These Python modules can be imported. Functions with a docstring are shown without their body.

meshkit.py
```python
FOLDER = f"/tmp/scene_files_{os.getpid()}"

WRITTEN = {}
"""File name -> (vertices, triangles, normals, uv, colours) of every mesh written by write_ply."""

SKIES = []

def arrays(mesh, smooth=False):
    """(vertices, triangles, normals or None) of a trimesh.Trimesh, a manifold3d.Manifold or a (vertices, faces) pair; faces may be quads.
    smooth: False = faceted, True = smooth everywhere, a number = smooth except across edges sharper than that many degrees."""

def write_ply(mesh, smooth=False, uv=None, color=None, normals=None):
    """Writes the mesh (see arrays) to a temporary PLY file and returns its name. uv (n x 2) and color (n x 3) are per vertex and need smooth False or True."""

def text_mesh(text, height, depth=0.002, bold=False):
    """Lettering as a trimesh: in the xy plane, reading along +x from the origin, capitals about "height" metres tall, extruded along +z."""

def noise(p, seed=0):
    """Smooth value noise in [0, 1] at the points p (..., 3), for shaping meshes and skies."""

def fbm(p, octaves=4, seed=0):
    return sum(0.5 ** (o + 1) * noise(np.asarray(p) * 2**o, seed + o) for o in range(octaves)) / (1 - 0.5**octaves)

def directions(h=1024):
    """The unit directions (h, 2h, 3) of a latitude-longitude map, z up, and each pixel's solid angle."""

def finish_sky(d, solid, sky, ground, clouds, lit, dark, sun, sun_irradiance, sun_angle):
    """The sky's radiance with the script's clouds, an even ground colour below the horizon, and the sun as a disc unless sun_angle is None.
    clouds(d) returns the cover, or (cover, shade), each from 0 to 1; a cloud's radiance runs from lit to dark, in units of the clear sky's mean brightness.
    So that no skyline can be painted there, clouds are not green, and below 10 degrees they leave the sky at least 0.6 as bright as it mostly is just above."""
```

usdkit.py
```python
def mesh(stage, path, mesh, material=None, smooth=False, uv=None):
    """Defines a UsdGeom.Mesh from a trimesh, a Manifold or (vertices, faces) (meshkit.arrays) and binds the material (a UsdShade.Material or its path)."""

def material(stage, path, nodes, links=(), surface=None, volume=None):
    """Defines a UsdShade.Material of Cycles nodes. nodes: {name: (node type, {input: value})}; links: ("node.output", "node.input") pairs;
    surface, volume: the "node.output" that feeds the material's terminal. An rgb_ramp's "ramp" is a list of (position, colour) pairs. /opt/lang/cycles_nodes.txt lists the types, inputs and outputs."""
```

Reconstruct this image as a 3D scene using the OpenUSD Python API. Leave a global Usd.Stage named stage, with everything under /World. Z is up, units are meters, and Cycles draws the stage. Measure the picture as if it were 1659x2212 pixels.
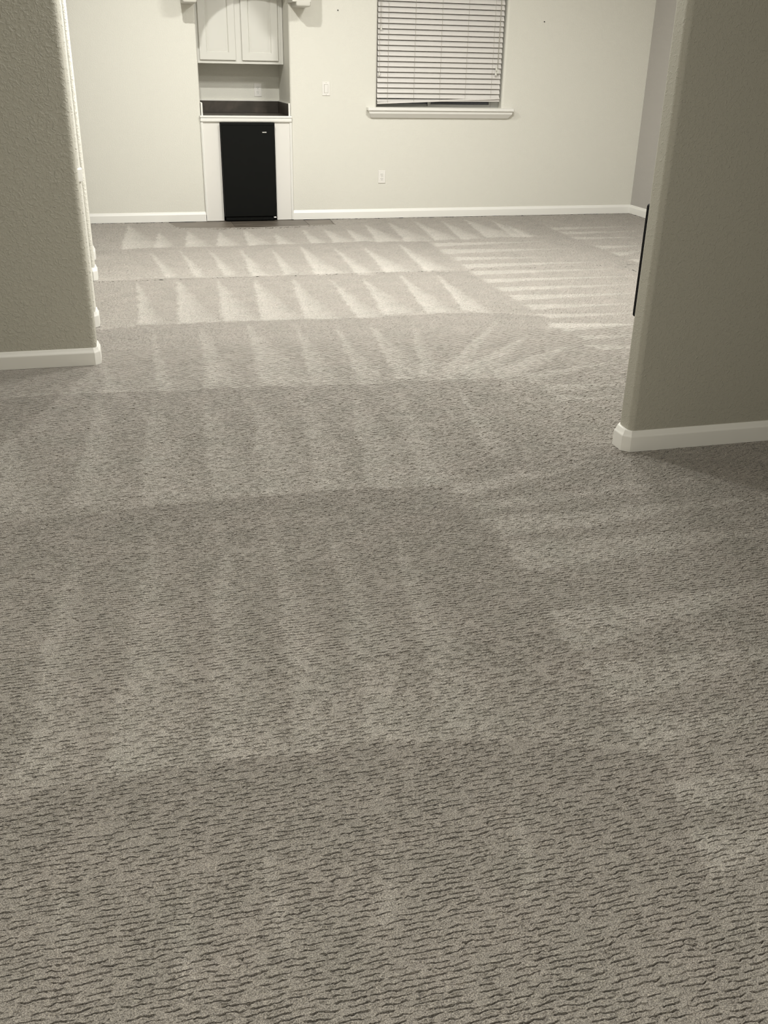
import math, json, numpy as np, trimesh, manifold3d as m3, shapely.geometry as sg, shapely.affinity as sa
import usdkit, meshkit
from pxr import Usd, UsdGeom, UsdLux, Sdf, Gf

stage = Usd.Stage.CreateInMemory()
UsdGeom.SetStageUpAxis(stage, 'Z'); UsdGeom.SetStageMetersPerUnit(stage, 1.0)
world = UsdGeom.Xform.Define(stage, '/World'); UsdGeom.Scope.Define(stage, '/World/Looks')
stage.SetDefaultPrim(world.GetPrim())

# ------------------------------------------------------------------ camera
W, H, FPX = 1659, 2212, 2037.13
PITCH, YAW, ROLL, EYE = 0.44553, 0.26235, 0.020807, 1.36
fw = np.array([math.sin(YAW)*math.cos(PITCH), math.cos(YAW)*math.cos(PITCH), -math.sin(PITCH)])
r0 = np.array([math.cos(YAW), -math.sin(YAW), 0]); u0 = np.cross(r0, fw)
rt = r0*math.cos(ROLL)+u0*math.sin(ROLL); up = -r0*math.sin(ROLL)+u0*math.cos(ROLL)
cam = UsdGeom.Camera.Define(stage, '/World/camera')
AP = 36.0
cam.CreateHorizontalApertureAttr(AP); cam.CreateVerticalApertureAttr(AP*H/W); cam.CreateFocalLengthAttr(AP*FPX/W)
cam.CreateClippingRangeAttr((0.02, 200.0))
M = Gf.Matrix4d(*rt, 0, *up, 0, *(-fw), 0, 0, 0, EYE, 1)
cam.AddTransformOp().Set(M)
cam.GetPrim().GetAttribute('exposure').Set(0.0) if cam.GetPrim().HasAttribute('exposure') else cam.CreateExposureAttr(0.0)

# ------------------------------------------------------------------ light levels (the lamps are built further down)
EXPOSURE = 0.0
NIGHT = 0.004                                                     # the night sky outside the window
LAMP_A, LAMP_B, LAMP_C, LAMP_D, LAMP_E, FILL_F = 74.0, 34.0, 97.0, 52.0, 20.0, 36.0   # ceiling lamps and one added fill, watts-like intensity
LAMP_COLOUR = (1.0, 0.988, 0.935)
NEAR_COLOUR = (1.0, 0.965, 0.87)
cam.GetExposureAttr().Set(EXPOSURE)
dome = UsdLux.DomeLight.Define(stage, '/World/night_sky'); dome.CreateIntensityAttr(NIGHT); dome.CreateColorAttr((0.7, 0.8, 1.0))

BW = 9.125            # back wall plane (y), room runs towards +y
CEIL = 3.0

# ------------------------------------------------------------------ helpers
count = {}
def path(name, parent=None):
    base = (str(parent.GetPath()) if parent else '/World')
    k = count.get((base, name), 0); count[(base, name)] = k+1
    return f'{base}/{name}' + (f'_{k:03d}' if k else '')
def tag(p, label=None, cat=None, group=None, kind=None):
    for k, v in (('label', label), ('category', cat), ('group', group), ('kind', kind)):
        if v: p.SetCustomDataByKey(k, v)
    return p
def obj(name, mesh, mat, parent=None, label=None, cat=None, group=None, kind=None, smooth=30):
    m = usdkit.mesh(stage, path(name, parent), mesh, mat, smooth=smooth).GetPrim()
    return tag(m, label, cat, group, kind)
def thing(name, label, cat, loc=(0, 0, 0), group=None, kind=None):
    x = UsdGeom.Xform.Define(stage, path(name)); x.AddTranslateOp().Set(Gf.Vec3d(*map(float, loc)))
    return tag(x.GetPrim(), label, cat, group, kind)
def man(tm):
    return m3.Manifold(m3.Mesh(np.asarray(tm.vertices, np.float32), np.asarray(tm.faces, np.uint32)))
def box(x0, x1, y0, y1, z0, z1):
    return m3.Manifold.cube([x1-x0, y1-y0, z1-z0]).translate([x0, y0, z0])
def rbox(x0, x1, y0, y1, z0, z1, r=.003):
    """box with chamfered edges (hull of 8 small octahedra-like beads)"""
    b = m3.Manifold.sphere(r, 8)
    return m3.Manifold.batch_hull([b.translate([x, y, z]) for x in (x0+r, x1-r) for y in (y0+r, y1-r) for z in (z0+r, z1-r)])
def ext(poly, z0, z1):
    polys = getattr(poly, 'geoms', [poly])
    out = None
    for p in polys:
        p = sg.polygon.orient(p)
        e = m3.CrossSection([np.asarray(p.exterior.coords)[:-1]] + [np.asarray(i.coords)[:-1] for i in p.interiors], m3.FillRule.EvenOdd).extrude(z1-z0).translate([0, 0, z0])
        out = e if out is None else out+e
    return out
def tube(pts, r, n=6):
    pts = np.asarray(pts, float); out = []
    for a, b in zip(pts[:-1], pts[1:]):
        s = m3.Manifold.sphere(r, n)
        out.append(m3.Manifold.batch_hull([s.translate(list(a)), s.translate(list(b))]))
    return m3.Manifold.batch_boolean(out, m3.OpType.Add) if len(out) > 1 else out[0]
def joined(parts):
    return m3.Manifold.compose(list(parts)) if len(parts) > 1 else parts[0]
def bull(poly, r=.02):
    return poly.buffer(-r).buffer(r, quad_segs=6)
def sweep(pts, prof, closed=False):
    """prof: (out, z) pairs; pts: plan polyline, 'out' is to the right of travel; mitred corners, capped ends, closed back."""
    P = np.asarray(pts, float); n = len(P); d = np.diff(P, axis=0); d /= np.linalg.norm(d, axis=1)[:, None]
    nr = np.stack([d[:, 1], -d[:, 0]], 1); rings = []
    for i in range(n):
        a = nr[max(i-1, 0)]; b = nr[min(i, n-2)]; m = a+b; m /= np.dot(m, a) if i not in (0, n-1) else 2
        rings.append([[*(P[i]+m*o), z] for o, z in prof])
    V = np.array(rings); k = len(prof); F = []
    for i in range(n-1):
        for j in range(k):
            q = (j+1) % k
            F += [[i*k+j, i*k+q, (i+1)*k+q], [i*k+j, (i+1)*k+q, (i+1)*k+j]]
    for j in range(1, k-1):
        F += [[0, j+1, j], [(n-1)*k, (n-1)*k+j, (n-1)*k+j+1]]
    t = trimesh.Trimesh(V.reshape(-1, 3), F, process=False); t.fix_normals(); return t
BASE = [(0, .001), (.014, .001), (.014, .058), (.012, .064), (.009, .068), (.005, .080), (.003, .084), (0, .084)]

# ------------------------------------------------------------------ materials
def M_(name, nodes, links, surface='p.BSDF'):
    return usdkit.material(stage, '/World/Looks/'+name, nodes, links, surface=surface)
def plain(name, col, rough=.5, spec=.5, **k):
    return M_(name, {'p': ('principled_bsdf', {'base_color': col, 'roughness': rough, 'specular_ior_level': spec, **k})}, [])
def painted(name, col, s1, d1, s2, d2, rough=.6, lo=.46, hi=.58):
    """painted plaster: knocked-down blobs (noise pushed through a ramp) over a fine orange peel"""
    return M_(name, {
        'g': ('geometry', {}),
        'a': ('noise_texture', {'scale': s1, 'detail': 2.0, 'roughness': .5, 'distortion': .9}),
        'r': ('rgb_ramp', {'ramp': [(0, (0, 0, 0)), (lo, (0, 0, 0)), (hi, (1, 1, 1)), (1, (1, 1, 1))]}),
        'b': ('noise_texture', {'scale': s2, 'detail': 2.0}),
        'u': ('bump', {'strength': 1.0, 'distance': d1}), 'v': ('bump', {'strength': 1.0, 'distance': d2}),
        'p': ('principled_bsdf', {'base_color': col, 'roughness': rough, 'specular_ior_level': .3})},
        [('g.position', 'a.vector'), ('g.position', 'b.vector'), ('a.fac', 'r.fac'), ('r.color', 'u.height'), ('b.fac', 'v.height'), ('u.normal', 'v.normal'), ('v.normal', 'p.normal')])
PAINT = (.74, .726, .66)
wallM = painted('wall_paint', PAINT, 110, .0004, 300, .0004)
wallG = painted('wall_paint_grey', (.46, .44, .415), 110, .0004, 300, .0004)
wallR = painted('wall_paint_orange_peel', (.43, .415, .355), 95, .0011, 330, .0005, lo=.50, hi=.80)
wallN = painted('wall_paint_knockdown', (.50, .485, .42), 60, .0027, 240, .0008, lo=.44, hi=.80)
wallP = painted('wall_paint_partition', PAINT, 60, .0027, 240, .0008, lo=.44, hi=.80)
ceilM = painted('ceiling_paint', (.78, .77, .73), 45, .002, 200, .001)
trimM = plain('white_trim', (.84, .83, .79), .35)
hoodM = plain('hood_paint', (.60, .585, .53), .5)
cabM = plain('cabinet_white', (.74, .73, .68), .38)
panelM = M_('white_panel', {'g': ('geometry', {}), 'n': ('noise_texture', {'scale': 220.0, 'detail': 2.0}), 'b': ('bump', {'strength': .4, 'distance': .0006}),
                            'p': ('principled_bsdf', {'base_color': (.78, .76, .72), 'roughness': .5})}, [('g.position', 'n.vector'), ('n.fac', 'b.height'), ('b.normal', 'p.normal')])
slatM = plain('blind_slat', (.72, .695, .665), .45)
cordM = plain('cord', (.40, .38, .33), .8)
tassM = plain('tassel', (.70, .69, .63), .5)
vinylM = plain('window_vinyl', (.52, .52, .50), .4)
plateM = plain('switch_plate', (.82, .80, .76), .35)
slotM = plain('slot', (.03, .03, .03), .6)
metalM = plain('screw_metal', (.55, .55, .53), .35, metallic=1.0)
blackM = plain('black_panel', (.004, .004, .004), .6, .08)
fridgeM = M_('fridge_black', {'g': ('geometry', {}), 'n': ('noise_texture', {'scale': 500.0, 'detail': 1.0}), 'b': ('bump', {'strength': .5, 'distance': .0005}),
                              'p': ('principled_bsdf', {'base_color': (.005, .0055, .005), 'roughness': .5, 'specular_ior_level': .12})}, [('g.position', 'n.vector'), ('n.fac', 'b.height'), ('b.normal', 'p.normal')])
gasketM = plain('fridge_gasket', (.045, .045, .042), .6)
badgeM = plain('badge_silver', (.6, .6, .58), .35, metallic=.8)
footM = plain('white_foot', (.7, .7, .68), .4)
counterM = M_('counter_laminate', {'g': ('geometry', {}), 'n': ('noise_texture', {'scale': 9.0, 'detail': 6.0, 'distortion': .6}),
    'r': ('rgb_ramp', {'ramp': [(0, (.020, .016, .012)), (.45, (.045, .037, .029)), (.65, (.075, .060, .048)), (1, (.10, .08, .065))]}),
    'p': ('principled_bsdf', {'roughness': .42})}, [('g.position', 'n.vector'), ('n.fac', 'r.fac'), ('r.color', 'p.base_color')])
def tile_mat(name, dark):
    return M_(name, {'g': ('geometry', {}), 'm': ('mapping', {'mapping_type': 'point', 'scale': (2.2, 11.0, 3.0)}), 'n': ('noise_texture', {'scale': 2.0, 'detail': 6.0, 'distortion': .5}),
    'r': ('rgb_ramp', {'ramp': [(.2, tuple(np.array((.085, .070, .056))*dark)), (.55, tuple(np.array((.15, .125, .10))*dark)), (.8, tuple(np.array((.22, .19, .155))*dark))]}),
    'p': ('principled_bsdf', {'roughness': .45})}, [('g.position', 'm.vector'), ('m.vector', 'n.vector'), ('n.fac', 'r.fac'), ('r.color', 'p.base_color')])
tileA, tileB = tile_mat('floor_tile_brown', 1.0), tile_mat('floor_tile_dark', .78)
groutM = plain('grout', (.30, .27, .23), .9)
glassM = M_('window_glass', {'f': ('fresnel', {'IOR': 1.5}), 't': ('transparent_bsdf', {}), 'g': ('glossy_bsdf', {'roughness': .02, 'color': (1, 1, 1)}), 'm': ('mix_closure', {})},
            [('f.fac', 'm.fac'), ('t.BSDF', 'm.closure1'), ('g.BSDF', 'm.closure2')], surface='m.closure')
lensM = M_('lamp_lens', {'e': ('emission', {'color': LAMP_COLOUR, 'strength': 6.0})}, [], surface='e.emission')
# carpet: greige cut-and-loop pile; "nap" is the lie of the pile left by the vacuum head, a property of the carpet itself
carpetM = M_('carpet', {
    'g': ('geometry', {}), 'at': ('attribute', {'attribute': 'nap'}),
    'n1': ('noise_texture', {'scale': 420.0, 'detail': 2.0, 'roughness': .7}), 'r1': ('rgb_ramp', {'ramp': [(.30, (.36, .36, .36)), (.5, (1, 1, 1)), (.68, (1.60, 1.60, 1.57)), (.78, (2.1, 2.1, 2.0))]}),  # tuft grain; the brightest stop paints fibre glints into the colour
    'm4': ('mapping', {'mapping_type': 'point', 'scale': (95.0, 60.0, 1.0)}), 'n4': ('noise_texture', {'scale': 1.0, 'detail': 3.0, 'roughness': .7}), 'r4': ('rgb_ramp', {'ramp': [(.3, (.88, .88, .88)), (.7, (1.12, 1.12, 1.11))]}), 'x4': ('mix', {'mix_type': 'multiply', 'fac': 1.0}),
    'n2': ('noise_texture', {'scale': 7.0, 'detail': 3.0}), 'r2': ('rgb_ramp', {'ramp': [(.3, (.94, .95, .95)), (.7, (1.05, 1.04, 1.05))]}),
    'cm': ('rgb_ramp', {'ramp': [(0, (.225, .208, .187)), (.5, (.330, .306, .276)), (1, (.455, .430, .394))]}),
    'x1': ('mix', {'mix_type': 'multiply', 'fac': 1.0}), 'x2': ('mix', {'mix_type': 'multiply', 'fac': 1.0}),
    'n3': ('noise_texture', {'scale': 300.0, 'detail': 2.0}), 'b': ('bump', {'strength': 1.0, 'distance': .004}),
    'p': ('principled_bsdf', {'roughness': .9, 'specular_ior_level': .15, 'sheen_weight': .12, 'sheen_roughness': .5})},
    [('g.position', 'n1.vector'), ('g.position', 'n2.vector'), ('g.position', 'n3.vector'), ('n1.fac', 'r1.fac'), ('n2.fac', 'r2.fac'), ('at.fac', 'cm.fac'),
     ('cm.color', 'x1.color1'), ('r1.color', 'x1.color2'), ('x1.color', 'x2.color1'), ('r2.color', 'x2.color2'), ('g.position', 'm4.vector'), ('m4.vector', 'n4.vector'), ('n4.fac', 'r4.fac'), ('x2.color', 'x4.color1'), ('r4.color', 'x4.color2'), ('x4.color', 'p.base_color'),
     ('n3.fac', 'b.height'), ('b.normal', 'p.normal')])

# ------------------------------------------------------------------ the room shell
NX0, NX1, NZ = .705, 1.500, 2.25          # bar niche opening
WX0, WX1, WZ0, WZ1 = 2.300, 3.520, .982, 2.16   # window opening
plan = sg.box(-2.6, BW, 5.2, BW+.14)
def flare(x0, x1, r=.02, deep=.9):
    open_ = sg.box(x0, BW-.5, x1, BW+deep)
    solid = sg.box(-9, BW, 12, BW+5).difference(sg.box(x0, BW-1, x1, BW+4))
    return sg.box(x0-.1, BW-.1, x1+.1, BW+deep).difference(bull(solid, r))
slab = ext(sg.box(-2.6, BW, 5.2, BW+.14), 0, CEIL) + box(NX0-.12, NX1+.12, BW+.05, BW+.76, 0, 2.45)
cut_n = ext(flare(NX0, NX1, .02, .63), -.1, 2.02)
arch = sa.scale(sg.Point(0, 0).buffer(1, quad_segs=24), (NX1-NX0)/2, .30); arch = sa.translate(arch, (NX0+NX1)/2, 1.77)
arch = arch.union(sg.box(NX0, -.2, NX1, 1.77))
def upright(poly, y0, y1):                 # polygon given in (x, z), extruded along y
    return ext(poly, 0, y1-y0).rotate([90, 0, 0]).translate([0, y1, 0])
cut_n = ext(flare(NX0, NX1, .02, .63), -.1, 1.80) + upright(arch, BW-.3, BW+.63)+ box(NX0, NX1, BW+.12, BW+.63, 0, 2.3)
wall = slab - cut_n - ext(flare(WX0, WX1, .022, .6), WZ0, WZ1)
obj('wall_back', wall, wallM, label='cream far wall holding the bar niche and the window', cat='wall', kind='structure')
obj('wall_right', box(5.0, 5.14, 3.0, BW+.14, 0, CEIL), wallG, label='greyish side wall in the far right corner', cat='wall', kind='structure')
obj('wall_left', box(-2.74, -2.6, -3.0, BW+.14, 0, CEIL), wallM, label='outer wall behind the short wall ends on the left', cat='wall', kind='structure')
obj('wall_rear', box(-2.74, 5.14, -3.14, -3.0, 0, CEIL), wallM, label='wall behind the viewpoint', cat='wall', kind='structure')
obj('ceiling', box(-2.74, 5.14, -3.14, BW+.14, CEIL, CEIL+.1), ceilM, label='flat white ceiling above the carpeted rooms', cat='ceiling', kind='structure')
def stub(name, x0, x1, y0, y1, mat, label, right=True):
    e = .3
    p = sg.box(x0-e if right else x0, y0, x1 if right else x1+e, y1)
    p = bull(p, .022).intersection(sg.box(x0, y0-1, x1, y1+1))
    return obj(name, ext(p, 0, CEIL), mat, label=label, cat='wall', kind='structure')
STUBS = [(-.205, 4.665, 4.815), (-.221, 5.392, 5.535), (-.246, 6.643, 6.786), (-.272, 7.367, 7.51)]
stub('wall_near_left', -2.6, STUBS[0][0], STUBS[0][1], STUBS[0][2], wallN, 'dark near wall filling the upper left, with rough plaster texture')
for (x, a, b), w in zip(STUBS[1:], ('second', 'third', 'fourth')):
    stub('wall_partition', -2.6, x, a, b, wallP, f'{w} rounded wall end in the row behind the near left wall')
RX, RY0, RY1 = 1.808, 3.083, 3.178
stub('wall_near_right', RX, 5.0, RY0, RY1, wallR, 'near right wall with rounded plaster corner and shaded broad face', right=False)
obj('wall_side', box(5.0, 5.14, -3.14, 3.0, 0, CEIL), wallM, label='side wall of the near room beyond the right edge of the view', cat='wall', kind='structure')

def skirt(name, pts, label):
    prof = [(-.012, z) if o == 0 else (o, z) for o, z in BASE] if 'right wall' in label else BASE
    return obj(name, sweep(pts, prof), trimM, label=label, cat='baseboard', kind='structure')
c = .018
def end_path(x, a, b, x0, s=1):      # round a wall end: front, chamfered corners, back
    return [(x0, a), (x-s*c, a), (x, a+c), (x, b-c), (x-s*c, b), (x0, b)]
skirt('baseboard_near_left', end_path(*STUBS[0], -2.6), 'white baseboard wrapping the foot of the near left wall')
for st, w in zip(STUBS[1:], ('second', 'third', 'fourth')):
    skirt('baseboard_partition', end_path(*st, -2.6), f'white baseboard wrapping the {w} wall end on the left')
skirt('baseboard_near_right', end_path(RX-.008, RY0, RY1, 5.0, -1)[::-1], 'white baseboard with mitred corner at the foot of the near right wall')
skirt('baseboard_back', [(-2.6, BW-.0), (NX0-.001, BW)], 'white baseboard along the far wall left of the black fridge')
skirt('baseboard_back', [(NX1+.008, BW), (5.0, BW)], 'white baseboard along the far wall right of the black fridge')
skirt('baseboard_right', [(5.0, BW-.014), (5.0, 3.22)], 'white baseboard on the side wall in the far right corner')
# chair rail across the second wall end
x, a, b = STUBS[1]
RAIL = [(0, .766), (.009, .766), (.011, .770), (.011, .826), (.007, .832), (0, .832)]
obj('trim_1', sweep([(-2.6, a), (x-c, a), (x, a+c), (x, a+.05)], RAIL), trimM, label='white chair rail end showing between the wall ends on the left', cat='chair rail', kind='structure')
# plaster hood with an arched underside over the bar niche, standing on two square feet
hood = sg.box(NX0-.115, 1.765, NX1+.155, 2.45).difference(arch)
feet = upright(hood, BW-.25, BW+.005)
def foot(x0, x1):
    return rbox(x0, x1, BW-.25, BW+.004, 1.765, 1.95, .014)
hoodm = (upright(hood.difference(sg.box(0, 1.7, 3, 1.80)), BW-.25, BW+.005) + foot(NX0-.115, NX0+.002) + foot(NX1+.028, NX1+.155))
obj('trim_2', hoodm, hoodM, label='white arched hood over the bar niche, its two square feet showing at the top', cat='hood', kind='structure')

# ------------------------------------------------------------------ window, sill
win = thing('window_1', 'white sliding window behind the blind in the far wall', 'window', ((WX0+WX1)/2, BW+.09, WZ0), kind='structure')
cx, cy, cz = (WX0+WX1)/2, BW+.09, WZ0
def rel(m, o=(cx, cy, cz)): return m.translate([-o[0], -o[1], -o[2]])
x0, x1, z0, z1 = WX0, WX1, WZ0, WZ1
fr = box(x0, x1, cy, cy+.045, z0, z1)-box(x0+.03, x1-.075, cy-.1, cy+.2, z0+.008, z1-.03)
obj('window_frame', rel(fr), vinylM, win)
MX = 2.835
def sash(a, b, y):
    return box(a, b, y, y+.022, z0+.008, z1-.03)-box(a+.020, b-.020, y-.1, y+.1, z0+.024, z1-.055)
obj('sash', rel(sash(MX-.018, x1-.075, cy+.004)), vinylM, win)
obj('sash', rel(sash(x0+.03, MX+.02, cy+.024)), vinylM, win)
obj('pane', rel(box(MX, x1-.09, cy+.012, cy+.016, z0+.018, z1-.05)), glassM, win)
obj('pane', rel(box(x0+.045, MX, cy+.032, cy+.036, z0+.018, z1-.05)), glassM, win)
sill_plan = sg.box(2.205, BW-.072, 3.627, BW+.004).buffer(-.012).buffer(.012, quad_segs=4).union(sg.box(WX0+.004, BW-.01, WX1-.004, BW+.088))
sill = ext(sill_plan, .957, .9805)
obj('window_sill', rel(sill), trimM, win)
hull = m3.Manifold.hull_points(np.array([(2.216, BW-.058, .958), (3.616, BW-.058, .958), (2.216, BW+.002, .958), (3.616, BW+.002, .958),
      (2.222, BW-.054, .930), (3.610, BW-.054, .930), (2.250, BW-.018, .892), (3.582, BW-.018, .892), (2.240, BW+.002, .892), (3.592, BW+.002, .892)]))
obj('sill_apron', rel(hull), trimM, win)

# ------------------------------------------------------------------ the blind
BY = BW+.030                                     # slat plane
bl = thing('window_blind', 'white horizontal slat blind, lowered, its bottom rail hanging crooked', 'blind', ((WX0+WX1)/2, BY, 1.0))
bo = ((WX0+WX1)/2, BY, 1.0)
sx0, sx1 = WX0+.008, WX1-.022
def slat(zc, tilt=58, dz=0, w=.0485, x1_=None):
    """curved slat; front edge low.  dz: rise of the right end"""
    n = 7; t = math.radians(tilt); s = np.linspace(-.5, .5, n)
    cr = .0035*(1-(2*s)**2)
    yy = s*w*math.cos(t)-cr*math.sin(t); zz = s*w*math.sin(t)+cr*math.cos(t)
    top = np.stack([yy, zz], 1); off = np.array([math.sin(t), -math.cos(t)])*.0028
    ring = np.vstack([top, (top+off)[::-1]])
    poly = [(a, b) for a, b in ring]
    m = m3.CrossSection([np.array(poly)]).extrude(sx1-sx0) if False else None
    V = np.array([[x, y, z+zc+(dz if x > cx else 0)] for x in (sx0, sx1) for y, z in ring]); V[:, 1] += BY
    k = len(ring); F = []
    for j in range(k):
        q = (j+1) % k; F += [[j, k+j, k+q], [j, k+q, q]]
    for j in range(n-1):
        F += [[j, j+1, k-2-j], [j, k-2-j, k-1-j]]; o = k; F += [[o+j, o+k-2-j, o+j+1], [o+j, o+k-1-j, o+k-2-j]]
    t_ = trimesh.Trimesh(V-np.array(bo), F, process=False); t_.fix_normals(); return t_
PITCHZ = .0437
ztop = 1.845
for i in range(-6, 18):
    obj('slat', slat(ztop-.0215-i*PITCHZ), slatM, bl)
zl = ztop-.0215-17*PITCHZ
obj('slat', slat(zl-.040, 30, .012), slatM, bl)
# bottom rail, low on the left and high on the right
rail = rbox(sx0, sx1, BY-.024, BY+.024, zl-.070, zl-.054, .004)
V = rail
rm = rail.to_mesh(); rv = np.array(rm.vert_properties[:, :3]); rv[:, 2] += np.interp(rv[:, 0], (sx0, sx1), (-.004, .046)); rv[:, 2] = rv[:, 2]
obj('bottom_rail', trimesh.Trimesh(rv-np.array(bo), rm.tri_verts, process=False), slatM, bl)
obj('head_rail', rel(rbox(sx0-.004, sx1+.004, BY-.028, BY+.03, 2.07, 2.15, .004), bo), slatM, bl)
for lx in (2.405, 2.655, 2.905, 3.155, 3.410):
    zb = zl-.06+np.interp(lx, (sx0, sx1), (-.004, .046))
    pts = []
    for i in range(-6, 18):
        zc = ztop-.0215-i*PITCHZ
        pts += [(lx, BY-.0145, zc-.021)]
    pts = [(lx, BY-.016, 2.08)] + pts + [(lx, BY-.026, zb)]
    obj('ladder_cord', rel(tube(pts, .0011, 5), bo), cordM, bl)
def tassel(x, z, y=BY-.024, k=1.0):
    pr = [(0, .030), (.003, .030), (.005, .024), (.0085, .006), (.008, 0), (0, 0)]
    t = trimesh.creation.revolve(np.array(pr[::-1])*k, sections=10); t.apply_translation((x, y, z)); return t
for x, z in ((2.334, 1.615), (2.322, 1.244)):
    cd = obj('tilt_cord', rel(tube([(x+.004, BY-.022, 2.08), (x+.002, BY-.024, 1.8), (x, BY-.024, z+.028)], .0013, 5), bo), cordM, bl)
    t = tassel(x, z); t.apply_translation(-np.array(bo)); obj('tassel', t, tassM, cd)
for k, (x, z) in enumerate(((3.447, 1.302), (3.462, 1.278), (3.441, 1.262))):
    cd = obj('lift_cord', rel(tube([(3.455+.003*k, BY-.022, 2.08), (3.455+.003*k, BY-.026, z+.05), (x, BY-.026-.004*k, z+.028)], .0013, 5), bo), cordM, bl)
    t = tassel(x, z, BY-.026-.004*k, 1.25); t.apply_translation(-np.array(bo)); obj('tassel', t, tassM, cd)

# ------------------------------------------------------------------ bar niche: wall cabinet
CY = 9.433                                  # cabinet face
cab = thing('wall_cabinet', 'white two-door wall cabinet with raised panels inside the bar niche', 'cabinet', ((NX0+NX1)/2, CY, 1.318))
co = ((NX0+NX1)/2, CY, 1.318)
CT = 2.22
obj('body', rel(box(NX0+.003, NX1-.003, CY+.019, BW+.628, 1.325, CT), co), cabM, cab)
face = box(NX0+.004, NX1-.028, CY, CY+.019, 1.318, CT)-box(.775, 1.055, CY-.1, CY+.2, 1.36, CT-.03)-box(1.135, 1.415, CY-.1, CY+.2, 1.36, CT-.03)
obj('face_frame', rel(face, co), cabM, cab)
obj('filler_strip', rel(box(NX1-.027, NX1-.003, CY+.003, CY+.02, 1.318, CT), co), cabM, cab)
def raised_door(a, b, z0, z1, y):
    s = .060
    d = rbox(a, b, y, y+.019, z0, z1, .004)
    d = d-m3.Manifold.hull_points(np.array([(xx, yy, zz) for (yy, k) in ((y-.001, 0), (y+.0115, .009)) for xx in (a+s+k, b-s-k) for zz in (z0+s+k, z1-s-k)]))
    pan = m3.Manifold.hull_points(np.array([(xx, yy, zz) for (yy, k) in ((y+.0155, .004), (y+.0105, .010), (y+.001, .036)) for xx in (a+s+k, b-s-k) for zz in (z0+s+k, z1-s-k)]))
    return d, pan
for a, b in ((.748, 1.068), (1.124, 1.450)):
    d, pan = raised_door(a, b, 1.345, 2.18, CY-.021)
    dd = obj('door', rel(d, co), cabM, cab); obj('raised_panel', rel(pan, co), cabM, dd)

# ------------------------------------------------------------------ countertop
ct = thing('countertop', 'dark brown stone-look counter with low splash, white front edge above the fridge', 'countertop', ((NX0+NX1)/2, BW, .865))
to = ((NX0+NX1)/2, BW, .865)
YB = BW+.630
obj('counter_slab', rel(box(NX0+.008, NX1-.008, BW-.002, YB-.002, .8835, .900), to), counterM, ct)
obj('back_splash', rel(rbox(NX0+.016, NX1-.016, YB-.022, YB-.002, .899, 1.000, .002), to), counterM, ct)
for a, b in ((NX0+.002, NX0+.016), (NX1-.016, NX1-.002)):
    obj('side_splash', rel(rbox(a, b, BW+.006, YB-.002, .899, 1.000, .002), to), counterM, ct)
    obj('splash_end', rel(rbox(a-.001, b+.001, BW-.006, BW+.006, .900, 1.004, .002), to), trimM, ct, label='white end cap')
obj('caulk_line', rel(box(NX0+.004, NX1-.004, YB-.020, YB-.001, 1.000, 1.007), to), trimM, ct, label='white caulk line')
for a, b in ((NX0+.001, NX0+.014), (NX1-.014, NX1-.001)):
    obj('caulk_line', rel(box(a, b, BW+.006, YB-.020, 1.000, 1.006), to), trimM, ct, label='white caulk line')
edge = rbox(NX0-.012, NX1+.010, BW-.030, BW-.0025, .8835, .902, .004)
obj('front_edge', rel(edge, to), trimM, ct, label='white moulded front edge')

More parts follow.
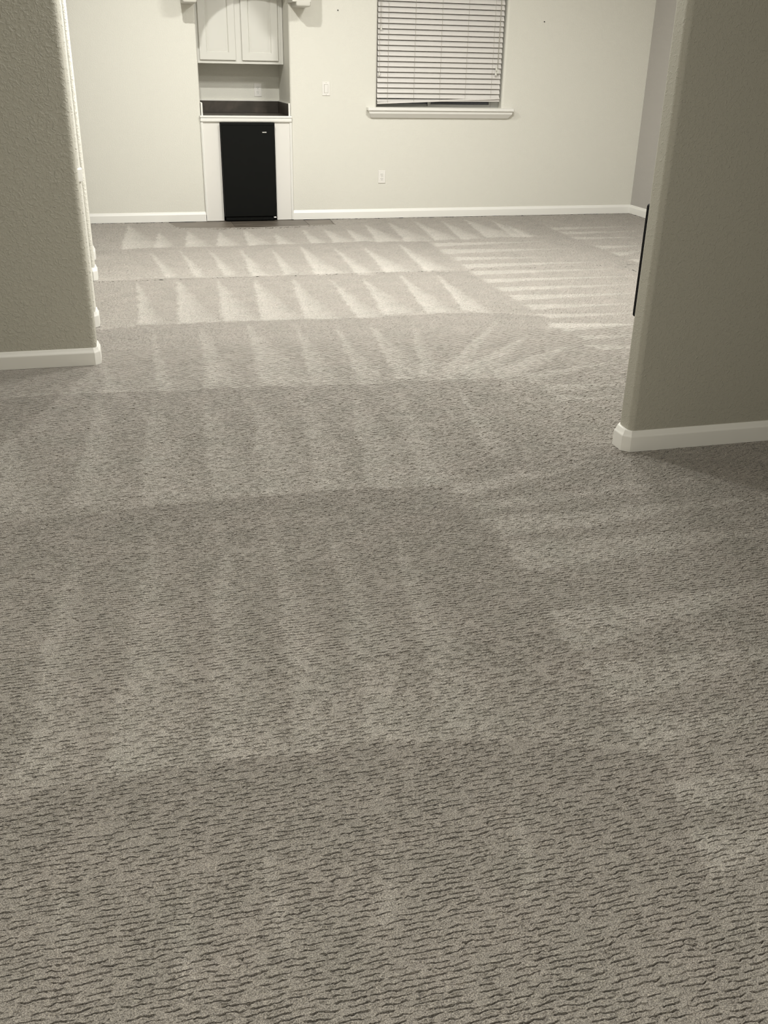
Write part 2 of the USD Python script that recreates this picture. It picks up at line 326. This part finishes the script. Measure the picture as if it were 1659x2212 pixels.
# ------------------------------------------------------------------ fridge surround
sr = thing('fridge_surround', 'white panelled surround with moulded trim around the small black fridge', 'surround', ((NX0+NX1)/2, BW, 0))
so = ((NX0+NX1)/2, BW, 0)
FX0, FX1 = .866, 1.345
for a, b in ((NX0+.010, FX0-.004), (FX1+.008, NX1-.010)):
    obj('side_panel', rel(box(a, b, BW-.006, BW+.014, .002, .852), so), panelM, sr)
obj('top_moulding', rel(rbox(NX0-.010, NX1+.008, BW-.026, BW-.0005, .852, .8825, .004), so), trimM, sr)
obj('top_bead', rel(rbox(NX0-.004, NX1+.003, BW-.016, BW-.0005, .846, .853, .002), so), trimM, sr)
for a, b in ((NX0-.010, NX0+.012), (NX1-.012, NX1+.010)):
    obj('edge_strip', rel(rbox(a, b, BW-.014, BW-.0005, .002, .848, .003)+rbox(a+.006, b-.006, BW-.018, BW-.0005, .002, .848, .003), so), trimM, sr)
# ------------------------------------------------------------------ fridge
fy = BW-.055
fr_ = thing('mini_fridge', 'small black fridge with silver badge under the bar counter', 'fridge', ((FX0+FX1)/2, fy, 0))
fo = ((FX0+FX1)/2, fy, 0)
obj('body', rel(rbox(FX0+.004, FX1-.004, fy+.062, fy+.56, .020, .838, .006), fo), fridgeM, fr_)
obj('door', rel(rbox(FX0+.001, FX1-.001, fy, fy+.050, .040, .830, .009), fo), fridgeM, fr_)
obj('top_trim', rel(rbox(FX0, FX1, fy-.002, fy+.056, .822, .842, .004), fo), fridgeM, fr_)
obj('gasket', rel(box(FX0+.008, FX1-.008, fy+.050, fy+.063, .045, .825), fo), gasketM, fr_)
obj('toe_kick', rel(rbox(FX0+.012, FX1-.012, fy+.012, fy+.06, .006, .038, .004), fo), fridgeM, fr_)
obj('hinge', rel(rbox(FX1-.030, FX1-.006, fy-.004, fy+.03, .026, .038, .003), fo), footM, fr_, label='small white hinge plate')
obj('badge', rel(rbox(1.232, 1.272, fy-.003, fy+.003, .762, .772, .002), fo), badgeM, fr_, label='tiny silver badge')
for a in (FX0+.03, FX1-.05):
    obj('foot', rel(m3.Manifold.cylinder(.022, .014, .014, 12).translate([a+.01, fy+.05, .001]), fo), fridgeM, fr_)

# ------------------------------------------------------------------ switch, outlets, nails
def plate_thing(name, label, cat, x, y, z, group=None):
    o = (x, y, z); t = thing(name, label, cat, o)
    obj('plate', rel(rbox(x-.035, x+.035, y-.006, y, z-.057, z+.057, .003), o), plateM, t); return t, o
t, o = plate_thing('light_switch', 'white rocker light switch between the bar niche and the window', 'switch', 1.828, BW, 1.130)
x, y, z = o
obj('bezel', rel(box(x-.0185, x+.0185, y-.0066, y-.004, z-.0355, z+.0355)-box(x-.0165, x+.0165, y-.01, y, z-.0335, z+.0335), o), cordM, t)
rk = m3.Manifold.hull_points(np.array([(x+sx, yy, zz) for sx in (-.0160, .0160) for yy, zz in ((y-.004, z-.033), (y-.004, z+.033), (y-.0072, z-.033), (y-.0105, z+.033), (y-.0062, z))]))
obj('rocker', rel(rk, o), plateM, t)
for dz in (-.0485, .0485): obj('screw', rel(m3.Manifold.cylinder(.002, .0026, .0026, 8).rotate([90, 0, 0]).translate([x, y-.0055, z+dz]), o), cordM, t)
def outlet(label, x, y, z):
    t, o = plate_thing('wall_outlet', label, 'outlet', x, y, z)
    for dz in (-.0195, .0195):
        s = sg.Point(0, 0).buffer(.0172, quad_segs=8).intersection(sg.box(-.02, -.0145, .02, .0145))
        s_ = obj('socket', rel(upright(sa.translate(s, x, z+dz), y-.0078, y-.004), o), plateM, t)
        sl = [box(x-.0075, x-.0050, y-.0082, y-.0070, z+dz-.001, z+dz+.0085), box(x+.0050, x+.0075, y-.0082, y-.0070, z+dz+.000, z+dz+.0075),
              m3.Manifold.cylinder(.0012, .0026, .0026, 8).rotate([90, 0, 0]).translate([x, y-.0070, z+dz-.0075])]
        obj('slots', rel(joined(sl), o), slotM, s_)
    obj('screw', rel(m3.Manifold.cylinder(.002, .0026, .0026, 8).rotate([90, 0, 0]).translate([x, y-.0055, z]), o), metalM, t)
outlet('white outlet low on the far wall below the window', 2.360, BW, .376)
outlet('white outlet on the niche wall above the dark counter', 1.298, YB, 1.095)
for nx, nz, lab in ((3.884, 1.719, 'tiny dark nail in the far wall right of the blind'), (1.938, 1.757, 'tiny dark nail in the far wall left of the blind')):
    obj('nail', m3.Manifold.cylinder(.012, .004, .005, 8).rotate([90, 0, 0]).translate([nx, BW+.004, nz]), slotM, label=lab, cat='nail')
# thin dark panel on the far face of the near right wall; only its edge passes the wall end
pp = sg.box(1.816, .505, 2.50, .917).buffer(-.012).buffer(.012, quad_segs=5)
obj('black_panel', upright(pp, RY1+.0005, RY1+.0145), blackM, label='thin black flat panel edge peeking past the near right wall end', cat='panel')

# ------------------------------------------------------------------ ceiling lamps and one added fill (small recessed discs, above the frame)
def lamp(x, y, power, label, r=.055, col=LAMP_COLOUR):
    t = thing('ceiling_light', label, 'ceiling light', (x, y, CEIL))
    ring = m3.Manifold.cylinder(.012, r+.035, r+.030, 32)-m3.Manifold.cylinder(.1, r+.004, r+.004, 32).translate([0, 0, -.05])
    obj('trim_ring', ring.translate([0, 0, -.012]), trimM, t)
    obj('lens', m3.Manifold.cylinder(.003, r+.004, r+.004, 32).translate([0, 0, -.004]), lensM, t)
    l = UsdLux.DiskLight.Define(stage, str(t.GetPath())+'/lamp_light'); l.AddTranslateOp().Set(Gf.Vec3d(0, 0, -.014))
    l.CreateRadiusAttr(r); l.CreateIntensityAttr(power/(math.pi*math.pi*r*r)); l.CreateColorAttr(col)
lamp(.50, 6.87, LAMP_A, 'recessed ceiling light in front of the bar niche')
lamp(4.1, 4.4, LAMP_B, 'round ceiling light behind the near right wall', r=.15)
lamp(2.4, 6.1, LAMP_C, 'round ceiling light in the middle of the far room', r=.34)
lamp(-.1, .9, LAMP_D, 'recessed ceiling light above the near carpet', r=.06, col=NEAR_COLOUR)
lamp(1.4, -2.0, LAMP_E, 'ceiling light behind the viewpoint', r=.20, col=NEAR_COLOUR)
lamp(.9, 4.55, FILL_F, 'added fill light over the passage between the near walls', r=.09)  # added fill, lifts the near carpet while sparing the near wall fronts

# ------------------------------------------------------------------ floor: carpet with vacuum tracks, tile pad
TRACKS = [(1.2,-0.008,9.048,-0.072,7.78,0.15,7.849),
(1.2,0.252,8.627,0.174,7.825,0.29,7.849),
(1.2,0.492,8.645,0.419,7.841,0.565,7.84),
(1.2,0.752,8.56,0.671,7.836,0.801,7.844),
(1.2,0.978,8.63,0.919,7.827,1.056,7.844),
(1.2,1.216,8.41,1.163,7.828,1.267,7.857),
(1.2,1.488,8.562,1.447,7.853,1.538,7.862),
(1.2,1.679,8.575,1.629,7.849,1.766,7.865),
(1.2,1.889,8.547,1.823,7.888,1.956,7.878),
(1.2,2.115,8.783,1.989,7.819,2.165,7.839),
(1.2,2.363,8.909,2.237,7.829,2.411,7.827),
(1.2,2.624,8.933,2.507,7.836,2.669,7.86),
(1.2,2.891,8.899,2.743,7.849,2.892,7.875),
(1.2,3.145,8.985,2.993,7.909,3.224,7.908),
(1.2,3.397,8.894,3.233,7.907,3.364,7.888),
(1.2,3.432,8.612,3.331,7.893,3.44,7.919),
(1.15,0.125,7.756,0.22,6.658,0.278,6.696),
(1.15,0.366,7.797,0.407,6.675,0.467,6.665),
(1.15,0.588,7.764,0.614,6.672,0.679,6.694),
(1.15,0.837,7.769,0.8,6.642,0.88,6.629),
(1.15,1.081,7.733,1.029,6.637,1.097,6.691),
(1.15,1.325,7.762,1.237,6.571,1.388,6.611),
(1.15,1.58,7.725,1.533,6.555,1.627,6.54),
(1.15,1.829,7.645,1.745,6.603,1.889,6.613),
(1.15,2.143,7.753,2.045,6.613,2.19,6.616),
(1.1,0.019,6.606,0.006,5.411,0.103,5.425),
(1.1,0.283,6.617,0.222,5.387,0.383,5.396),
(1.1,0.552,6.604,0.47,5.38,0.615,5.397),
(1.1,0.802,6.563,0.686,5.384,0.853,5.387),
(1.1,1.056,6.553,0.943,5.371,1.083,5.346),
(1.1,1.308,6.449,1.25,5.338,1.365,5.317),
(1.1,1.545,6.48,1.419,5.387,1.563,5.408),
(1.1,1.82,6.525,1.687,5.386,1.819,5.386),
(1.1,2.088,6.515,1.933,5.431,2.04,5.323),
(0.75,-0.172,4.636,-0.181,4.218,-0.113,4.205),
(0.75,0.07,5.379,0.054,4.185,0.112,4.173),
(0.75,0.335,5.346,0.28,4.215,0.402,4.212),
(0.75,0.604,5.377,0.52,4.178,0.709,4.18),
(0.75,0.868,5.33,0.762,4.169,0.865,4.163),
(0.75,1.095,5.31,0.972,4.142,1.066,4.131),
(0.75,1.294,5.264,1.162,4.148,1.292,4.167),
(0.75,1.549,5.262,1.288,4.168,1.366,4.178),
(0.62,-0.554,3.971,-0.522,2.992,-0.394,3.0),
(0.62,-0.195,4.208,-0.278,3.012,-0.144,3.009),
(0.62,0.024,4.151,-0.054,2.974,0.129,2.961),
(0.62,0.251,4.053,0.185,2.976,0.351,2.971),
(0.62,0.455,4.045,0.367,2.976,0.559,2.958),
(0.62,0.674,4.102,0.561,2.966,0.691,2.954),
(0.62,0.91,4.09,0.74,2.948,0.906,2.933),
(0.62,1.122,4.063,0.93,2.928,1.056,2.942),
(0.62,1.398,3.973,1.265,3.147,1.344,3.154),
(0.66,-0.245,2.818,-0.336,1.657,-0.236,1.669),
(0.66,-0.011,2.839,-0.148,1.634,0.002,1.643),
(0.66,0.184,2.817,0.071,1.641,0.185,1.639),
(0.66,0.358,2.855,0.257,1.635,0.374,1.627),
(0.66,0.545,2.717,0.41,1.612,0.536,1.597),
(0.66,0.733,2.676,0.584,1.61,0.692,1.593),
(0.8,2.092,5.21,1.405,4.238,1.408,4.055),
(0.8,2.104,4.801,1.532,4.277,1.497,4.008),
(0.8,2.246,4.561,1.684,4.232,1.623,3.968),
(0.8,2.324,4.228,1.817,4.116,1.774,3.992),
(0.8,2.215,3.89,1.826,3.937,1.784,3.834),
(0.8,2.123,3.711,1.808,3.768,1.777,3.695),
(-0.95,3.487,7.651,2.453,7.714,2.419,7.555),
(-0.95,3.503,7.299,2.418,7.435,2.404,7.231),
(-0.95,3.214,6.96,2.41,7.097,2.398,6.956),
(-0.95,3.552,6.743,2.389,6.807,2.378,6.656),
(-0.95,3.521,6.455,2.368,6.549,2.364,6.407),
(-0.95,3.578,6.191,2.36,6.27,2.368,6.153),
(-0.95,3.438,5.935,2.357,6.004,2.376,5.877),
(-0.95,3.293,5.668,2.357,5.765,2.36,5.605),
(-0.95,3.142,5.391,2.362,5.494,2.367,5.354),
(-0.95,3.015,5.158,2.324,5.25,2.385,5.131),
(-0.95,2.877,4.904,2.337,5.035,2.256,4.909),
(-0.95,2.877,4.904,2.337,5.035,2.337,4.828),
(-0.95,2.747,4.665,2.368,4.735,2.367,4.643),
(-0.95,2.635,4.458,2.304,4.566,2.376,4.432),
(-0.95,4.745,8.335,3.764,8.361,3.767,8.211),
(-0.95,4.59,8.051,3.758,8.115,3.761,7.972),
(-0.95,4.406,7.744,3.733,7.838,3.737,7.703),
(-0.95,4.209,7.351,3.761,7.4,3.768,7.236),
(-0.95,4.086,7.125,3.752,7.081,3.765,6.928),
(-0.95,3.907,6.796,3.737,6.786,3.781,6.672),
(-0.72,1.77,3.045,1.021,2.908,1.057,2.803),
(-0.72,2.09,2.801,1.041,2.756,1.047,2.676),
(-0.72,2.165,2.572,1.043,2.637,1.064,2.491),
(-0.72,2.037,2.345,1.036,2.457,1.048,2.248),
(-0.72,1.819,2.047,1.016,2.029,1.012,1.844),
(-0.72,1.608,1.719,1.011,1.796,0.996,1.601),
(-0.72,1.453,1.477,0.983,1.574,0.986,1.457),
(-0.72,1.326,1.308,0.984,1.348,0.987,1.247),
(-0.72,1.21,1.154,0.969,1.199,0.939,1.086),
(0.7,0.162,1.583,0.118,1.119,0.144,1.113),
(0.7,-0.237,1.462,-0.22,1.202,-0.195,1.195),
(0.7,-0.03,1.4,-0.038,1.068,-0.013,1.062),
(0.7,0.393,1.47,0.32,1.119,0.346,1.113),
(0.7,0.712,1.531,0.566,1.111,0.593,1.104)]
TURNS = {"L1":[[-0.272,7.769],[0.096,7.836],[0.709,7.809],[1.869,7.882],[2.451,7.799]],"L2":[[-0.224,6.625],[0.064,6.669],[0.717,6.624],[1.571,6.615],[2.351,6.556]],"L3":[[-0.184,5.343],[0.003,5.401],[0.467,5.402],[1.274,5.356],[1.879,5.364],[2.154,5.303],[2.397,5.166]],"L4":[[-0.726,4.211],[-0.265,4.222],[0.282,4.18],[0.981,4.112],[1.5,4.097],[1.78,4.087]],"L5":[[-0.571,2.93],[-0.144,2.946],[0.191,2.955],[0.577,2.963],[1.003,2.912]],"L6":[[-0.408,1.592],[-0.151,1.627],[0.089,1.63],[0.33,1.618],[0.514,1.594],[0.772,1.55],[0.999,1.44]],"D1":[[2.427,7.802],[2.346,6.76],[2.349,6.533],[2.34,5.569],[2.324,5.25],[2.366,5.113]],"D2":[[3.837,9.0],[3.758,8.115],[3.754,7.401],[3.766,6.536]],"D3":[[1.003,2.912],[1.015,2.604],[1.042,2.463],[1.015,1.855],[1.003,1.447],[0.966,1.212],[0.87,0.976]]}

GX0, GY0, GS = -2.0, .6, .0075
gx = np.arange(GX0, 5.05, GS); gy = np.arange(GY0, BW+.02, GS)
nap = np.zeros((len(gy), len(gx)))
YY0, XX0 = np.meshgrid(gy, gx, indexing='ij')
FARF = np.where(YY0 > 4.4, .30, .8)
wx = XX0+FARF*.035*(meshkit.noise(np.stack([XX0*7, YY0*7, 0*XX0], -1), 5)-.5)+.022*(meshkit.noise(np.stack([XX0*30, YY0*30, 0*XX0], -1), 6)-.5)
wy = YY0+FARF*.030*(meshkit.noise(np.stack([XX0*7, YY0*7, 0*XX0+9], -1), 7)-.5)+.018*(meshkit.noise(np.stack([XX0*30, YY0*30, 0*XX0+5], -1), 8)-.5)
ln = {k: np.array(v) for k, v in TURNS.items()}
rows = [ln['L6'], ln['L5'], ln['L4'], ln['L3'], ln['L2'], ln['L1']]
def yline(L, x): return np.interp(x, L[:, 0], L[:, 1])
# each pass of the vacuum leaves the pile flat just past its turn and raised towards the next one
d3, d1 = ln['D3'][::-1], ln['D1'][::-1]
xl3 = np.interp(wy, d3[:, 1], d3[:, 0])
lim = np.vstack([d3, [(1.35, 3.5), (1.78, 4.1), (2.25, 4.9)], d1])      # where the passes along y end, towards the right
xr = np.interp(wy, lim[:, 1], lim[:, 0])
inside = np.clip((xr-wx)/.012+.5, 0, 1)
for i, L in enumerate(rows):
    yl = yline(L, wx); top = yl-wy; depth = (yl-yline(rows[i-1], wx)) if i else 1.4
    amp = (.20, .24, .22, .22, .22, .24)[i]
    u = top/depth; band_ = (top > 0) & (u < 1)
    nap += inside*np.where(band_, amp*(-np.exp(-4*np.clip(u, 0, 1))+.85*np.clip((u-.5)/.5, 0, 1)**1.5*(i > 0)), 0)
    nap += inside*np.where(np.abs(wy-yl-.01) < .009, .34 if i > 1 else .22, 0)
nap += np.where((wy < 2.95), (1-inside)*(.10-.16*np.clip(wx-xl3-.30, 0, .8)), 0)
nap += np.where((wy > 5.1) & (wx > xr-.25), -.14*inside*np.clip((wy-5.1)/.2, 0, 1), 0)
x2 = yline(ln['D2'][:, ::-1][::-1], wy)
nap += np.where((wx < x2) & (wy > 6.4), -.24*np.clip(1-(x2-wx)/.35, 0, 1), 0)
for t in TRACKS:
    w, T = t[0], np.array(t[1:]).reshape(3, 2)
    if w > 0: T[2] += .45*(T[2]-T[1])
    stroke = w < 0; w = abs(w)
    lo, hi = T.min(0)-.06, T.max(0)+.06
    a, b = np.clip(((np.array([lo[1], hi[1]])-GY0)/GS).astype(int), 0, len(gy)); c0, c1 = np.clip(((np.array([lo[0], hi[0]])-GX0)/GS).astype(int), 0, len(gx))
    if b <= a or c1 <= c0: continue
    px, py = wx[a:b, c0:c1], wy[a:b, c0:c1]
    A_, L_, R_ = T; det = (L_[0]-A_[0])*(R_[1]-A_[1])-(R_[0]-A_[0])*(L_[1]-A_[1])
    s = ((px-A_[0])*(R_[1]-A_[1])-(R_[0]-A_[0])*(py-A_[1]))/det
    r = ((L_[0]-A_[0])*(py-A_[1])-(px-A_[0])*(L_[1]-A_[1]))/det
    h = s+r; wd = np.linalg.norm(R_-L_)
    q = r/np.maximum(h, .02)
    half = np.maximum(wd*h, .018)
    dl = q*half; dr = (1-q)*half if wd > .01 else 1
    e = .004
    m = np.clip((dl+e)/(2*e), 0, 1)*np.clip((half-dl+e)/(2*e), 0, 1)*np.clip(h*14, 0, 1)*np.clip((1.0-h)*30+.5, 0, 1)
    m *= (1-.80*np.clip(q, 0, 1)**1.4) if not stroke else (.55+.45*np.clip(h, 0, 1))
    nap[a:b, c0:c1] += .80*w*m
nap += .16*(meshkit.fbm(np.stack([XX0*9, YY0*9, 0*XX0+3], -1), 4, 11)-.5)
nap = np.clip(.5+.5*nap, 0, 1)
from scipy.ndimage import map_coordinates, gaussian_filter
nap = gaussian_filter(nap, .7)
def nap_at(x, y): return map_coordinates(nap, [(y-GY0)/GS, (x-GX0)/GS], order=1, mode='nearest')

def hsh(a, b, seed):
    h = (a.astype(np.int64)*73856093 ^ b.astype(np.int64)*19349663 ^ (seed*83492791)) & 0xFFFFFFFF
    for k in (0x85EBCA6B, 0xC2B2AE35):
        h ^= h >> 15; h = (h*k) & 0xFFFFFFFF; h ^= h >> 13
    return (h ^ (h >> 16))/4294967296.0
ROW = .0118
def pile(xs, g, o, fine=1.0, wide=.0021):
    """cut-and-loop pile.  g: groove number of each mesh row, o: its offset (m) from that groove.  Broken grooves run along x
    (mesh rows follow them), a few short ones cross them, tufts in between.  Returns x, y, z of the mesh."""
    X = np.repeat(xs[None], len(g), 0); G = np.repeat(g[:, None], len(xs), 1); O = np.repeat(o[:, None], len(xs), 1)
    Y = G*ROW+O
    groove = np.clip(1.05-(Y-3.0)/2.1, .15, 1)*np.clip(.60+.4*(Y-.9)/.8, .6, 1)
    P = np.stack([X, Y, 0*X], -1)
    Yw = Y+.0058*(meshkit.noise(P*20, 21)-.5)+.0042*(meshkit.noise(P*85, 22)-.5)+.0018*(meshkit.noise(P*210, 27)-.5)
    xw = X+.012*(meshkit.noise(P*25, 23)-.5)
    L = .058                                                    # one dash and one gap per cell
    cc = xw/L+G*.618034+.40*hsh(G, 0*G, 31); ci = np.floor(cc); u = cc-ci
    s0 = .22*hsh(G, ci, 32); w0 = (.44+.46*hsh(G, ci, 35))*np.clip(1.25-.25*(Y-.9)/.8, 1, 1.25); skip = hsh(G, ci, 36) < .05
    tp = np.clip((u-s0)*9, 0, 1)*np.clip((s0+w0-u)*9, 0, 1)*~skip
    dep = tp*np.clip(.10+1.25*meshkit.noise(P*np.array([85, 85, 1]), 34), 0, 1)*groove
    d = np.abs(O)
    z = -.0130*dep*np.where(O > 0, np.clip(1-(O-.0006)/.0005, 0, 1), np.clip(1+(O+.0004)/(wide*np.clip(.55+.45*(Y-.9)/.8, .7, 1)), 0, 1))
    z += .0034*dep*(np.exp(-((O+.0040)/.0016)**2)+np.exp(-((O-.0022)/.0010)**2))
    J = G+(O < 0)*-1; c2 = xw/.034+hsh(J, 0*J, 41)*13.1; k2 = np.floor(c2+.5); dx = (c2-k2)*.034
    on2 = hsh(J, k2, 42) < (.05+.22*np.clip(X-.9, 0, 1))
    z += -.0050*(groove > .55)*on2*np.clip(1-np.abs(dx)/.0034, 0, 1)*np.clip(d/.0010, 0, 1)
    fine = fine*np.clip(1-(Y-3.0)/3.2, .45, 1)
    z += .0018*fine*(meshkit.noise(P*170, 25)-.5)+.0022*fine*(meshkit.noise(P*420, 26)-.5)
    z += .0014*fine*(np.random.default_rng(7).random(z.shape)-.5)
    return X, Yw, z
def band(x0, x1, y0, y1, sx, offs, fine=1.0, wide=.0021):
    xs = np.linspace(x0, x1, int((x1-x0)/sx)+1); n0, n1 = int(round(y0/ROW)), int(round(y1/ROW))
    g = np.repeat(np.arange(n0, n1+1), len(offs)).astype(float); o = np.tile(np.array(offs), n1-n0+1)
    X, Y, Z = pile(xs, g, o, fine, wide); n, m = X.shape
    i = (np.arange(n-1)[:, None]*m+np.arange(m-1)[None]).ravel()
    F = np.vstack([np.stack([i, i+1, i+m+1], 1), np.stack([i, i+m+1, i+m], 1)])
    return np.stack([X.ravel(), Y.ravel(), Z.ravel()], 1), F
PAD = sg.Polygon([(.350, 9.20), (.355, 9.055), (.40, 8.85), (.46, 8.765), (.75, 8.72), (1.13, 8.703), (1.69, 8.765), (1.83, 8.782), (1.86, 9.2)])
def grid(x0, x1, y0, y1, sx, sy, f, amp=1.0):
    xs = np.linspace(x0, x1, int((x1-x0)/sx)+1); ys = np.linspace(y0, y1, int((y1-y0)/sy)+1)
    Y, X = np.meshgrid(ys, xs, indexing='ij'); X = X+0; n, m = X.shape
    x, y = X.ravel(), Y.ravel(); z = f(x, y)*amp
    i = (np.arange(n-1)[:, None]*m+np.arange(m-1)[None]).ravel()
    F = np.vstack([np.stack([i, i+1, i+m+1], 1), np.stack([i, i+m+1, i+m], 1)])
    return np.stack([x, y, z], 1), F
N5 = (-.0050, -.0021, -.0004, .0006, .0012, .0042)
N4 = (-.0046, -.0025, -.0003, .0007, .0014)
bands = [band(-.75, 1.65, .80, 1.95, .0036, N5, 1.0, .0017), band(-1.1, 2.5, 1.940, 3.05, .0054, N4), band(-1.35, 2.95, 3.040, 4.9, .0072, N4)]
def far(x, y):
    P = np.stack([x, y, 0*x], -1)
    return .0030*(meshkit.noise(P*np.array([55, 80, 1]), 51)-.5)+.0060*(np.random.default_rng(9).random(x.shape)-.5)-.0015
bands.append(grid(-1.3, 3.6, 4.890, 6.62, .0076, .0082, far))
bands.append(grid(3.59, 4.99, 4.890, 6.62, .02, .02, far))
v, f = grid(-1.9, 4.99, 6.595, BW-.004, .0108, .0125, lambda x, y: far(x, y)*1.25)
import shapely
from shapely.ops import nearest_points
ring = PAD.exterior
near = np.nonzero((v[:, 0] > .3) & (v[:, 0] < 1.95) & (v[:, 1] > 8.65) & (shapely.distance(shapely.points(v[:, :2]), ring) < .0062))[0]
for i in near:
    q = ring.interpolate(ring.project(sg.Point(v[i, :2]))); v[i, :2] = q.x, q.y; v[i, 2] = .002
cen = v[f].mean(1)[:, :2]
keep = ~shapely.contains_xy(PAD, cen[:, 0], cen[:, 1]) & ~((cen[:, 0] > NX0) & (cen[:, 0] < NX1) & (cen[:, 1] > 9.1))
bands.append((v, f[keep]))
# the rest of the floor, out of the picture, and the far side of the walls
def plain_grid(x0, x1, y0, y1):
    return grid(x0, x1, y0, y1, .25, .25, lambda x, y: 0*x-.010)
bands += [plain_grid(-2.6, 5.0, -3.0, .9), plain_grid(-2.6, -.6, .85, 4.9), plain_grid(1.6, 5.0, .85, 4.9), plain_grid(-2.6, -1.8, 4.8, BW)]
nv = 0; VV, FF = [], []
for v, f in bands: VV.append(v); FF.append(f+nv); nv += len(v)
VV, FF = np.vstack(VV), np.vstack(FF)
floor = thing('floor', 'greige carpeted floor with vacuum tracks running through both rooms', 'floor', kind='structure')
cm = usdkit.mesh(stage, path('carpet', floor), (VV, FF), carpetM, smooth=False)
tag(cm.GetPrim(), kind='stuff')
pv = UsdGeom.PrimvarsAPI(cm).CreatePrimvar('nap', Sdf.ValueTypeNames.FloatArray, 'vertex')
from pxr import Vt
pv.Set(Vt.FloatArray.FromNumpy(nap_at(VV[:, 0], VV[:, 1]).astype(np.float32)))
obj('grout_bed', box(.34, 1.90, 8.68, BW-.001, -.03, -.006)+box(NX0+.001, NX1-.001, BW-.002, BW+.62, -.03, -.006), groutM, floor)
G = .004
def tile(x0, x1, y0, y1, mat, skew=.0):
    P = np.array([(x0+G/2+skew, y0+G/2), (x1-G/2+skew, y0+G/2), (x1-G/2, y1-G/2), (x0+G/2, y1-G/2)])
    poly = sg.Polygon(P).intersection(sg.box(NX0+.002, 8.6, NX1-.002, BW+.62).union(PAD.buffer(.012).intersection(sg.box(0, 8, 3, BW-.002))))
    if poly.is_empty: return
    obj('tile', ext(poly, -.02, -.0015), mat, floor)
for k, (a, b) in enumerate(((.300, .918), (.918, 1.600), (1.600, 1.90))):
    tile(a, b, 8.66, 9.10, (tileA, tileB)[k % 2])
for k, (a, b) in enumerate(((.60, 1.26), (1.26, 1.60))):
    tile(a, b, 9.10, 9.75, (tileB, tileA)[k % 2])
